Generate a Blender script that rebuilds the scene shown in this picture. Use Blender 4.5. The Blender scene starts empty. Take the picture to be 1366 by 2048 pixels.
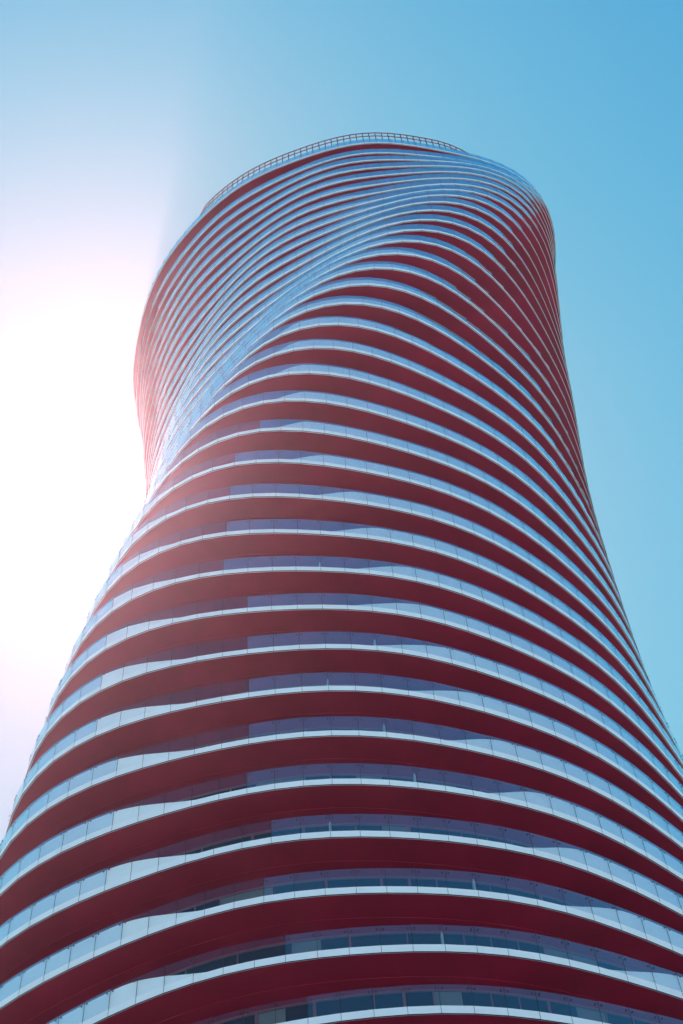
import bpy, math, random
from mathutils import Matrix, Vector
random.seed(7)
R = math.radians
scene = bpy.context.scene
COL = scene.collection

# ------------------------------------------------------------------ camera
PITCH, ROLL, FPX = 1.101942, -0.083255, 3597.4
CAM_Z = 1.6
cp, sp, c_, s_ = math.cos(PITCH), math.sin(PITCH), math.cos(ROLL), math.sin(ROLL)
right = Vector((c_, -sp * s_, cp * s_)); up = Vector((-s_, -sp * c_, cp * c_)); fwd = Vector((0, cp, sp))
cd = bpy.data.cameras.new('camera'); cam = bpy.data.objects.new('camera', cd); COL.objects.link(cam)
m = Matrix((right, up, -fwd)).transposed().to_4x4(); m.translation = Vector((0, 0, CAM_Z)); cam.matrix_world = m
cd.sensor_fit = 'VERTICAL'; cd.sensor_height = 24.0; cd.lens = FPX / 2048 * 24.0
cd.shift_x = 4.84 / 2048; cd.shift_y = -3.0 / 2048
cd.clip_start = 0.1; cd.clip_end = 6000
scene.camera = cam
scene.render.resolution_x, scene.render.resolution_y = 683, 1024

# ------------------------------------------------------------------ sky and sun
SUN = Vector((-0.12599, 0.42241, 0.89761)).normalized()
SUN_EL = math.asin(SUN.z); SUN_AZ = math.atan2(SUN.x, SUN.y)
w = bpy.data.worlds.new('World'); scene.world = w; w.use_nodes = True
nt = w.node_tree; nt.nodes.clear()
sky = nt.nodes.new('ShaderNodeTexSky'); sky.sky_type = 'NISHITA'; sky.sun_disc = False
sky.sun_elevation = SUN_EL; sky.sun_rotation = SUN_AZ
sky.air_density = 1.0; sky.dust_density = 0.12; sky.ozone_density = 2.0; sky.altitude = 150
sep = nt.nodes.new('ShaderNodeSeparateColor'); com = nt.nodes.new('ShaderNodeCombineColor')
nt.links.new(sky.outputs[0], sep.inputs[0])
for ch, (mid, gam, gain) in enumerate(((2.3, 3.4, 6.6), (2.7, 1.7, 6.0), (4.36, 0.8, 6.7))):   # the photograph's cyan-leaning blue sky
    dv = nt.nodes.new('ShaderNodeMath'); dv.operation = 'DIVIDE'; dv.inputs[1].default_value = mid
    pw = nt.nodes.new('ShaderNodeMath'); pw.operation = 'POWER'; pw.inputs[1].default_value = gam
    ml = nt.nodes.new('ShaderNodeMath'); ml.operation = 'MULTIPLY'; ml.inputs[1].default_value = gain
    nt.links.new(sep.outputs[ch], dv.inputs[0]); nt.links.new(dv.outputs[0], pw.inputs[0])
    mn = nt.nodes.new('ShaderNodeMath'); mn.operation = 'SMOOTH_MIN'; mn.inputs[1].default_value = (0.62, 0.86, 1.0)[ch]; mn.inputs[2].default_value = 0.35
    nt.links.new(pw.outputs[0], mn.inputs[0]); nt.links.new(mn.outputs[0], ml.inputs[0]); nt.links.new(ml.outputs[0], com.inputs[ch])
bg = nt.nodes.new('ShaderNodeBackground'); bg.inputs[1].default_value = 0.09
out = nt.nodes.new('ShaderNodeOutputWorld')
nt.links.new(com.outputs[0], bg.inputs[0]); nt.links.new(bg.outputs[0], out.inputs[0])
sd = bpy.data.lights.new('sun', 'SUN'); sd.energy = 5.0; sd.angle = R(0.5); sd.color = (1.0, 0.91, 0.80)
so = bpy.data.objects.new('sun', sd); COL.objects.link(so)
so.rotation_euler = SUN.to_track_quat('Z', 'Y').to_euler(); so.location = SUN * 900
scene.view_settings.view_transform = 'Standard'; scene.view_settings.look = 'None'
scene.view_settings.exposure = 0.45; scene.view_settings.gamma = 1
scene.cycles.transparent_max_bounces = 24; scene.cycles.max_bounces = 10; scene.cycles.glossy_bounces = 6

# ------------------------------------------------------------------ materials
def mat(name, col, rough=0.6, noise=None, amount=0.12, spec=0.5, metallic=0.0, bump=0.0, vary=0.0):
    mm = bpy.data.materials.new(name); mm.use_nodes = True
    n = mm.node_tree; b = n.nodes['Principled BSDF']
    b.inputs['Base Color'].default_value = (*col, 1); b.inputs['Roughness'].default_value = rough
    b.inputs['Specular IOR Level'].default_value = spec; b.inputs['Metallic'].default_value = metallic
    if noise:
        tc = n.nodes.new('ShaderNodeTexCoord'); t = n.nodes.new('ShaderNodeTexNoise')
        t.inputs['Scale'].default_value = noise; t.inputs['Detail'].default_value = 6; t.inputs['Roughness'].default_value = 0.6
        mp = n.nodes.new('ShaderNodeMapRange'); mp.inputs[1].default_value = 0.3; mp.inputs[2].default_value = 0.7
        mp.inputs[3].default_value = 1 - amount; mp.inputs[4].default_value = 1 + amount
        mx = n.nodes.new('ShaderNodeMix'); mx.data_type = 'RGBA'; mx.blend_type = 'MULTIPLY'; mx.inputs[0].default_value = 1
        mx.inputs[6].default_value = (*col, 1)
        n.links.new(tc.outputs['Object'], t.inputs['Vector']); n.links.new(t.outputs[0], mp.inputs[0])
        n.links.new(mp.outputs[0], mx.inputs[7]); n.links.new(mx.outputs[2], b.inputs['Base Color'])
        if vary:                          # tone differs a little at random from storey to storey
            oi = n.nodes.new('ShaderNodeObjectInfo'); m2 = n.nodes.new('ShaderNodeMapRange')
            m2.inputs[3].default_value = 1 - vary; m2.inputs[4].default_value = 1 + vary
            m3 = n.nodes.new('ShaderNodeMix'); m3.data_type = 'RGBA'; m3.blend_type = 'MULTIPLY'; m3.inputs[0].default_value = 1
            n.links.new(oi.outputs['Random'], m2.inputs[0]); n.links.new(mx.outputs[2], m3.inputs[6]); n.links.new(m2.outputs[0], m3.inputs[7])
            n.links.new(m3.outputs[2], b.inputs['Base Color'])
        if bump:
            bp = n.nodes.new('ShaderNodeBump'); bp.inputs['Strength'].default_value = bump; bp.inputs['Distance'].default_value = 0.02
            n.links.new(t.outputs[0], bp.inputs['Height']); n.links.new(bp.outputs[0], b.inputs['Normal'])
    return mm

M_WHITE = mat('white_painted_edge', (0.68, 0.79, 0.84), 0.5, 0.9, 0.05)
M_SOFFIT = mat('red_shade_soffit', (0.225, 0.007, 0.035), 0.55, 0.4, 0.2, vary=0.08)  # pale soffits; the red tint of their shade is put into the colour
M_FLOOR = mat('balcony_concrete', (0.42, 0.41, 0.40), 0.8, 1.5, 0.1)
M_BACKING = mat('added_white_backing', (0.78, 0.86, 0.90), 0.5, 0.8, 0.05)  # for the added backing that puts bright zones into the glass
M_DARK = mat('dark_gasket', (0.03, 0.03, 0.04), 0.8, spec=0.1)
M_CLIP = mat('steel_clip', (0.05, 0.055, 0.065), 0.35, metallic=0.6)
M_FRAME = mat('window_frame', (0.14, 0.05, 0.06), 0.45)
M_PANE = mat('window_glass', (0.012, 0.018, 0.024), 0.03, spec=0.5)
M_BLIND = mat('blind_behind_glass', (0.10, 0.14, 0.155), 0.08, spec=0.8)
M_RED = mat('red_steel', (0.16, 0.03, 0.045), 0.5)
M_GROUND = mat('plaza_paving', (0.60, 0.61, 0.62), 0.85, 0.05, 0.15)
M_DARK_GROUND = mat('dark_ground', (0.05, 0.05, 0.052), 0.9, 0.3, 0.2)
M_POST = mat('pale_divider', (0.30, 0.36, 0.38), 0.3)

def glass_material(name, ramp):
    mm = bpy.data.materials.new(name); mm.use_nodes = True
    n = mm.node_tree; n.nodes.clear(); L = n.links.new
    o = n.nodes.new('ShaderNodeOutputMaterial'); mix = n.nodes.new('ShaderNodeMixShader')
    tr = n.nodes.new('ShaderNodeBsdfTransparent'); tr.inputs[0].default_value = (0.965, 0.985, 0.985, 1)
    gl = n.nodes.new('ShaderNodeBsdfGlossy'); gl.inputs['Roughness'].default_value = 0.015; gl.inputs[0].default_value = (0.93, 0.98, 1, 1)
    lw = n.nodes.new('ShaderNodeLayerWeight'); lw.inputs[0].default_value = 0.5
    cr = n.nodes.new('ShaderNodeValToRGB'); e = cr.color_ramp.elements
    e[0].position = 0; e[0].color = (ramp[0],) * 3 + (1,); e[1].position = 1; e[1].color = (1, 1, 1, 1)
    for ps, v in zip((.3, .45, .56, .7, .85), ramp[1:]):
        q = e.new(ps); q.color = (v, v, v, 1)
    L(lw.outputs['Facing'], cr.inputs[0]); L(cr.outputs[0], mix.inputs[0])
    L(tr.outputs[0], mix.inputs[1]); L(gl.outputs[0], mix.inputs[2]); L(mix.outputs[0], o.inputs[0])
    return mm
M_GLASS = glass_material('balustrade_glass', (.04, .06, .16, .30, .52, .80))
M_GLASS_DIM = glass_material('dim_reflection_glass', (.02, .025, .04, .07, .16, .45))  # copy of the same glass, weaker reflection put into its ramp

# ------------------------------------------------------------------ mesh helpers
class MB:
    def __init__(s): s.v = []; s.f = []; s.mi = []
    def face(s, pts, mi=0):
        i = len(s.v); s.v += [tuple(p) for p in pts]; s.f.append(tuple(range(i, i + len(pts)))); s.mi.append(mi)
    def hexa(s, b, t, mi=0):           # b, t: four points each, same winding (counter-clockwise from above)
        i = len(s.v); s.v += [tuple(p) for p in b] + [tuple(p) for p in t]
        for q in ((3, 2, 1, 0), (4, 5, 6, 7), (0, 1, 5, 4), (1, 2, 6, 5), (2, 3, 7, 6), (3, 0, 4, 7)):
            s.f.append(tuple(i + k for k in q)); s.mi.append(mi)
    def mesh(s, name, mats):
        me = bpy.data.meshes.new(name); me.from_pydata(s.v, [], s.f)
        for q in mats: me.materials.append(q)
        for p, k in zip(me.polygons, s.mi): p.material_index = k
        me.update(); return me
def obj(name, me, parent=None, loc=(0, 0, 0), rz=0.0):
    o = bpy.data.objects.new(name, me); COL.objects.link(o); o.location = loc; o.rotation_euler = (0, 0, rz)
    if parent: o.parent = parent
    return o

# ------------------------------------------------------------------ floor outline (one plan, turned a little more on every storey)
A, B = 20.097, 14.944
FO = (0.017453, -0.003192, 0.012589, -0.001791, 0.006041, -0.004339)
def rad(t):
    r = 1 / math.sqrt((math.cos(t) / A) ** 2 + (math.sin(t) / B) ** 2)
    return r * (1 + FO[0] * math.cos(4 * t) + FO[1] * math.sin(4 * t) + FO[2] * math.cos(6 * t) + FO[3] * math.sin(6 * t) + FO[4] * math.cos(8 * t) + FO[5] * math.sin(8 * t))
def dense(inset, n=2880):
    P = [Vector((rad(2 * math.pi * i / n) * math.cos(2 * math.pi * i / n), rad(2 * math.pi * i / n) * math.sin(2 * math.pi * i / n))) for i in range(n)]
    Q = []
    for i in range(n):
        t = (P[(i + 1) % n] - P[i - 1]).normalized(); Q.append(P[i] - Vector((t.y, -t.x)) * inset)
    return P, Q
NP = 98
_P, _ = dense(0)
_acc = [0.0]
for i in range(len(_P)): _acc.append(_acc[-1] + (_P[(i + 1) % len(_P)] - _P[i]).length)
IDX = []
for k in range(NP):
    t = _acc[-1] * k / NP; j = min(range(len(_P)), key=lambda q: abs(_acc[q] - t)); IDX.append(j)
def ring(inset):
    Q = dense(inset)[1]; return [Q[j] for j in IDX]
def p3(p, z): return (p.x, p.y, z)

H, SLAB_T = 3.0, 0.37
GLASS_TOP = 1.42                       # above the underside of the slab
EDGE = ring(0.0); GOUT = ring(-0.004); GIN = ring(0.011); SH0 = ring(-0.006); SH1 = ring(0.015)

# slab: white edge, concrete top
sl = MB()
for i in range(NP):
    a, b = EDGE[i], EDGE[(i + 1) % NP]
    sl.face((p3(a, 0.0), p3(b, 0.0), p3(b, SLAB_T), p3(a, SLAB_T)), 0)
sl.face([p3(q, SLAB_T) for q in EDGE], 1)
sl.face([p3(q, 0.0) for q in reversed(EDGE)], 0)
ME_SLAB = sl.mesh('floor_slab', (M_WHITE, M_FLOOR))

# soffit: red board under the slab with a raised inner field whose step shows as a line
so_ = MB(); r0, r1 = ring(0.06), ring(1.12)
for i in range(NP):
    j = (i + 1) % NP
    so_.face((p3(r0[i], -0.02), p3(r1[i], -0.02), p3(r1[j], -0.02), p3(r0[j], -0.02)))
    so_.face((p3(r0[j], -0.02), p3(r0[j], -0.002), p3(r0[i], -0.002), p3(r0[i], -0.02)))
    so_.face((p3(r1[i], -0.02), p3(r1[i], -0.05), p3(r1[j], -0.05), p3(r1[j], -0.02)))
so_.face([p3(q, -0.05) for q in reversed(r1)])
ME_SOFFIT = so_.mesh('soffit', (M_SOFFIT,))

# balustrade: flat glass panels hung outside the slab edge, dark seams, a shoe, two clips beside each seam
def lerp(a, b, t): return a + (b - a) * t
def glass_mesh(seed, clear):
    rnd = random.Random(seed); gb = MB()
    for i in range(NP):
        j = (i + 1) % NP
        a, b, c, d = GOUT[i], GOUT[j], GIN[j], GIN[i]
        L = (b - a).length; g = 0.010 / L
        jz = rnd.uniform(-0.008, 0.008); jy = rnd.uniform(-0.003, 0.003)   # panels are never hung perfectly true
        nrm = Vector(((b - a).y, -(b - a).x)).normalized()
        pa, pb, pc, pd = lerp(a, b, g) + nrm * jy, lerp(a, b, 1 - g), lerp(d, c, 1 - g), lerp(d, c, g) + nrm * jy
        tt = nrm * jz
        gb.hexa([p3(q, SLAB_T + 0.012) for q in (pa, pb, pc, pd)], [p3(q + tt, GLASS_TOP) for q in (pa, pb, pc, pd)], 3 if clear(i) else 0)
        gb.hexa([p3(q, -0.03) for q in (SH0[i], SH0[j], SH1[j], SH1[i])], [p3(q, -0.002) for q in (SH0[i], SH0[j], SH1[j], SH1[i])], 1)
        # dark gasket in the joint, full height
        tdir = (b - a).normalized(); w2 = tdir * 0.007
        q = [GOUT[i] - w2, GOUT[i] + w2, GIN[i] + w2, GIN[i] - w2]
        gb.hexa([p3(v, 0.0) for v in q], [p3(v, GLASS_TOP - 0.01) for v in q], 1)
        for s in (0.12 / L, 1 - 0.12 / L):
            cc = lerp(a, b, s); z = GLASS_TOP - 0.19; r = 0.038
            f0 = [(cc + tdir * r * math.cos(k * math.pi / 4) + nrm * 0.022, z + r * math.sin(k * math.pi / 4)) for k in range(8)]
            f1 = [(v - nrm * 0.018, zz) for v, zz in f0]
            gb.face([p3(v, zz) for v, zz in f0], 2)
            for k in range(8):
                l = (k + 1) % 8
                gb.face((p3(*f1[k]), p3(*f1[l]), p3(*f0[l]), p3(*f0[k])), 2)
    return gb.mesh('glass_balustrade', (M_GLASS, M_DARK, M_CLIP, M_GLASS_DIM))
ME_GLASS = glass_mesh(0, lambda i: False)

# window wall, a few variants with different blinds and door widths
def wall_mesh(seed):
    rnd = random.Random(seed); wb = MB(); o, q = ring(1.55), ring(1.65); z0, z1 = SLAB_T, H - 0.055
    for i in range(NP):
        j = (i + 1) % NP; a, b, c, d = o[i], o[j], q[j], q[i]
        pane = 2 if rnd.random() < 0.28 else 1
        pa, pb = lerp(a, d, .45), lerp(b, c, .45)
        zb = z0 + 0.08
        if pane == 2:
            zm = z0 + rnd.choice((0.08, 0.6, 1.2, 1.5))
            wb.face((p3(pa, zm), p3(pb, zm), p3(pb, z1), p3(pa, z1)), 2)
            if zm > zb: wb.face((p3(pa, zb), p3(pb, zb), p3(pb, zm), p3(pa, zm)), 1)
        else: wb.face((p3(pa, zb), p3(pb, zb), p3(pb, z1), p3(pa, z1)), 1)
        wb.hexa([p3(v, z0) for v in (a, b, c, d)], [p3(v, z0 + .08) for v in (a, b, c, d)], 0)
        wb.hexa([p3(v, z1 - .12) for v in (a, b, c, d)], [p3(v, z1) for v in (a, b, c, d)], 0)
        if i % 2 == 0 or rnd.random() < .35:
            t = (b - a).normalized() * (0.045 if rnd.random() < .7 else .11)
            v4 = (a - t * .5 + (a - d) * .02, a + t * .5 + (a - d) * .02, d + t * .5, d - t * .5)
            wb.hexa([p3(v, z0 + .08) for v in v4], [p3(v, z1 - .12) for v in v4], 0)
    return wb.mesh('window_wall', (M_FRAME, M_PANE, M_BLIND))
ME_WALL = [wall_mesh(s) for s in range(5)]

# ------------------------------------------------------------------ ground
g = MB(); n = 96; AXG = (1.6, 58.07)
g.face([(420 * math.cos(2 * math.pi * k / n), 420 * math.sin(2 * math.pi * k / n), 0) for k in range(n)])
ground = obj('ground', g.mesh('ground', (M_GROUND,))); ground['kind'] = 'structure'
g = MB(); g.face([(AXG[0] + 70 * math.cos(2 * math.pi * k / n), AXG[1] + 70 * math.sin(2 * math.pi * k / n), 0.004) for k in range(n)])
dark_disc = obj('added_dark_ground', g.mesh('added_dark_ground', (M_DARK_GROUND,))); dark_disc['kind'] = 'structure'  # unseen dark disc, added so the low floors get less bounced light

# ------------------------------------------------------------------ the tower
PHI = [192.15, 197.95, 203.55, 208.76, 213.43, 217.66, 221.55, 225.26, 228.92, 232.7, 236.66, 240.69, 244.67, 248.55, 252.44,
       256.43, 260.57, 264.84, 269.2, 273.64, 278.18, 282.81, 287.36, 291.54, 295.08, 298.3, 301.8, 305.7, 309.9, 313.6, 316.8,
       319.5, 322.6, 326.2, 330.5, 335.6]
Z0 = 46.4576 + CAM_Z                    # underside of the lowest slab that the photo shows
AX = (1.604567, 58.070893)
FIRST = -15
TOP = 35
tower = bpy.data.objects.new('apartment_tower', None); COL.objects.link(tower); tower.location = (AX[0], AX[1], 0)
tower['label'] = 'tall twisting apartment tower with red soffits, white slab edges and glass balconies on every storey'
tower['category'] = 'tower'

def phi(k):
    if k >= 0: return R(PHI[k])
    return R(PHI[0] + sum(-max(1.5, 5.6 - 0.4 * q) for q in range(-k)))
def zed(k): return Z0 + H * k + (1.2 if k == TOP else 0)

def smooth(x): x = max(0, min(1, x)); return x * x * (3 - 2 * x)
WEDGE = {-1: (32, 44), 0: (29, 42), 1: (25.7, 40), 2: (20.7, 33.5), 3: (17, 28), 4: (12.5, 22.5), 5: (7.3, 17), 6: (1.8, 14), 7: (-3.1, 11),
         8: (-5.6, 7.5), 9: (-4, 6), 10: (-6.5, 1.4), 11: (-8, -1.6), 12: (-10.7, -5.7)}
def azimuth(i, k):                       # degrees, 0 faces the street, + to the right
    ang = math.atan2(EDGE[i].y, EDGE[i].x) + phi(k)
    return math.degrees(math.atan2(math.cos(ang), -math.sin(ang)))
LIMIT = ((18, 23), (21, 17), (24, 12), (30, 10), (33, 3), (35, -6))
def right_limit(k):
    for (k0, a0), (k1, a1) in zip(LIMIT, LIMIT[1:]):
        if k0 <= k <= k1: return a0 + (a1 - a0) * (k - k0) / (k1 - k0)
def bright_backings(k):
    """added white backing behind the glass, shaped as its bright zones: none in the middle of the front, rising to full height round the sides"""
    r0, r1 = ring(0.055), ring(0.13); a0, a1 = WEDGE.get(k, (-12, -8)); out = []
    for side in ((1, -1) if k < 18 else (0,)):
        pm = MB(); S = 5
        def height(i, f):
            az = azimuth(i, k); az2 = azimuth((i + 1) % NP, k); az += ((az2 - az + 180) % 360 - 180) * f
            if abs(az) > 118: return 0.0
            if side == 0: h = smooth((right_limit(k) + 6 - az) / 16) * .75
            elif side > 0: h = smooth((az - a0 + 2) / (a1 - a0 + 2))
            else: h = smooth((-25 - az) / 14)
            return h * (GLASS_TOP - SLAB_T - 0.04)
        for i in range(NP):
            j = (i + 1) % NP; a, b, c, d = r0[i], r0[j], r1[j], r1[i]
            if max(height(i, 0), height(i, .5), height(i, 1)) < 0.02: continue
            q = [(lerp(a, b, t / S), lerp(d, c, t / S), SLAB_T + max(height(i, t / S), .006)) for t in range(S + 1)]
            for (o0, i0, z0), (o1, i1, z1) in zip(q, q[1:]):
                pm.hexa([p3(v, SLAB_T) for v in (o0, o1, i1, i0)], [p3(o0, z0), p3(o1, z1), p3(i1, z1), p3(i0, z0)], 0)
        if pm.f: out.append(pm.mesh('bright_glass_backing', (M_BACKING,)))
    return out
STEP = {0: -16.3, 1: -18.0, 2: -19.4, 3: -19.3, 4: -18.9, 5: -21.5, 6: -21.3, 7: -20.4, 8: -20.2, 9: -21.3, 10: -21.1, 11: -20.3, 12: -19.2, 13: -15.5}
def dim_reflection_test(k):                       # left of the middle a darker reflection is put into the glass material
    if k not in STEP: return lambda i: False
    def f(i):
        mid = (azimuth(i, k) + azimuth((i + 1) % NP, k)) / 2
        return -38 < mid < STEP[k]
    return f

D1 = ring(0.30)
def post(i):
    t = (EDGE[(i + 1) % NP] - EDGE[i]).normalized() * .04; nn = Vector((t.y, -t.x)).normalized() * .16
    d = MB(); q = [D1[i] - t, D1[i] + t, D1[i] + t - nn, D1[i] - t - nn]; q2 = [D1[i] - t * .6, D1[i] + t * .6, D1[i] + t * .6 - nn * .7, D1[i] - t * .6 - nn * .7]
    d.hexa([p3(v, SLAB_T) for v in q], [p3(v, 1.30) for v in q]); d.hexa([p3(v, 1.302) for v in q2], [p3(v, 1.40) for v in q2])
    return d.mesh('balcony_post', (M_POST,))

for k in range(FIRST, TOP + 1):
    slab = obj('floor_slab', ME_SLAB, tower, (0, 0, zed(k)), phi(k))
    obj('soffit', ME_SOFFIT, slab)
    obj('glass_balustrade', glass_mesh(k, dim_reflection_test(k)) if k >= -3 else ME_GLASS, slab)
    if k < TOP: obj('window_wall', ME_WALL[k % 5], slab)
    if -2 <= k <= TOP:
        for me in bright_backings(k): obj('bright_glass_backing', me, slab)
    if 1 <= k <= 9:
        rnd = random.Random(k + 40)
        front = [i for i in range(NP) if -12 < azimuth(i, k) < 14]
        for i in rnd.sample(front, 1): obj('balcony_post', post(i), slab)

# roof screen: red steel posts with two rails, set just inside the top balustrade
def screen_ring(base):
    P0, P1 = ring(base), ring(base + 3.4); out = []
    for i in range(NP):
        az = azimuth(i, TOP); f = max(smooth((az - 33) / 40), smooth((-45 - az) / 32))
        out.append(lerp(P0[i], P1[i], f))
    return out
rs = MB(); r0, r1 = screen_ring(0.15), screen_ring(0.22)
for (za, zb) in ((4.0, 4.10), (3.0, 3.07)):
    for i in range(NP):
        j = (i + 1) % NP
        rs.hexa([p3(v, za) for v in (r0[i], r0[j], r1[j], r1[i])], [p3(v, zb) for v in (r0[i], r0[j], r1[j], r1[i])])
for i in range(NP):
    nx = r0[(i + 1) % NP]
    for f in (0, .5):
        o_, p_ = lerp(r0[i], nx, f), lerp(r1[i], r1[(i + 1) % NP], f)
        t = (nx - r0[i]).normalized() * .04; d_ = (p_ - o_) * .1
        v4 = (o_ + d_ - t, o_ + d_ + t, p_ - d_ + t, p_ - d_ - t)
        rs.hexa([p3(v, SLAB_T) for v in v4], [p3(v, 3.0) for v in v4])
        rs.hexa([p3(v, 3.09) for v in v4], [p3(v, 4.0) for v in v4])
obj('roof_screen', rs.mesh('roof_screen', (M_RED,)), tower, (0, 0, zed(TOP)), phi(TOP))

# ------------------------------------------------------------------ haze: even, pale, strongly forward scattering
hz = MB(); e = 430
hz.hexa([(-e, -e, -1), (e, -e, -1), (e, e, -1), (-e, e, -1)], [(-e, -e, 172), (e, -e, 172), (e, e, 172), (-e, e, 172)])
mh = bpy.data.materials.new('haze'); mh.use_nodes = True; n = mh.node_tree; n.nodes.clear()
ho = n.nodes.new('ShaderNodeOutputMaterial'); pv = n.nodes.new('ShaderNodeVolumePrincipled')
pv.inputs['Color'].default_value = (1.0, 0.62, 0.75, 1); pv.inputs['Density'].default_value = 0.00010; pv.inputs['Anisotropy'].default_value = 0.88
n.links.new(pv.outputs[0], ho.inputs['Volume'])
haze = obj('haze', hz.mesh('haze', (mh,))); haze['kind'] = 'stuff'
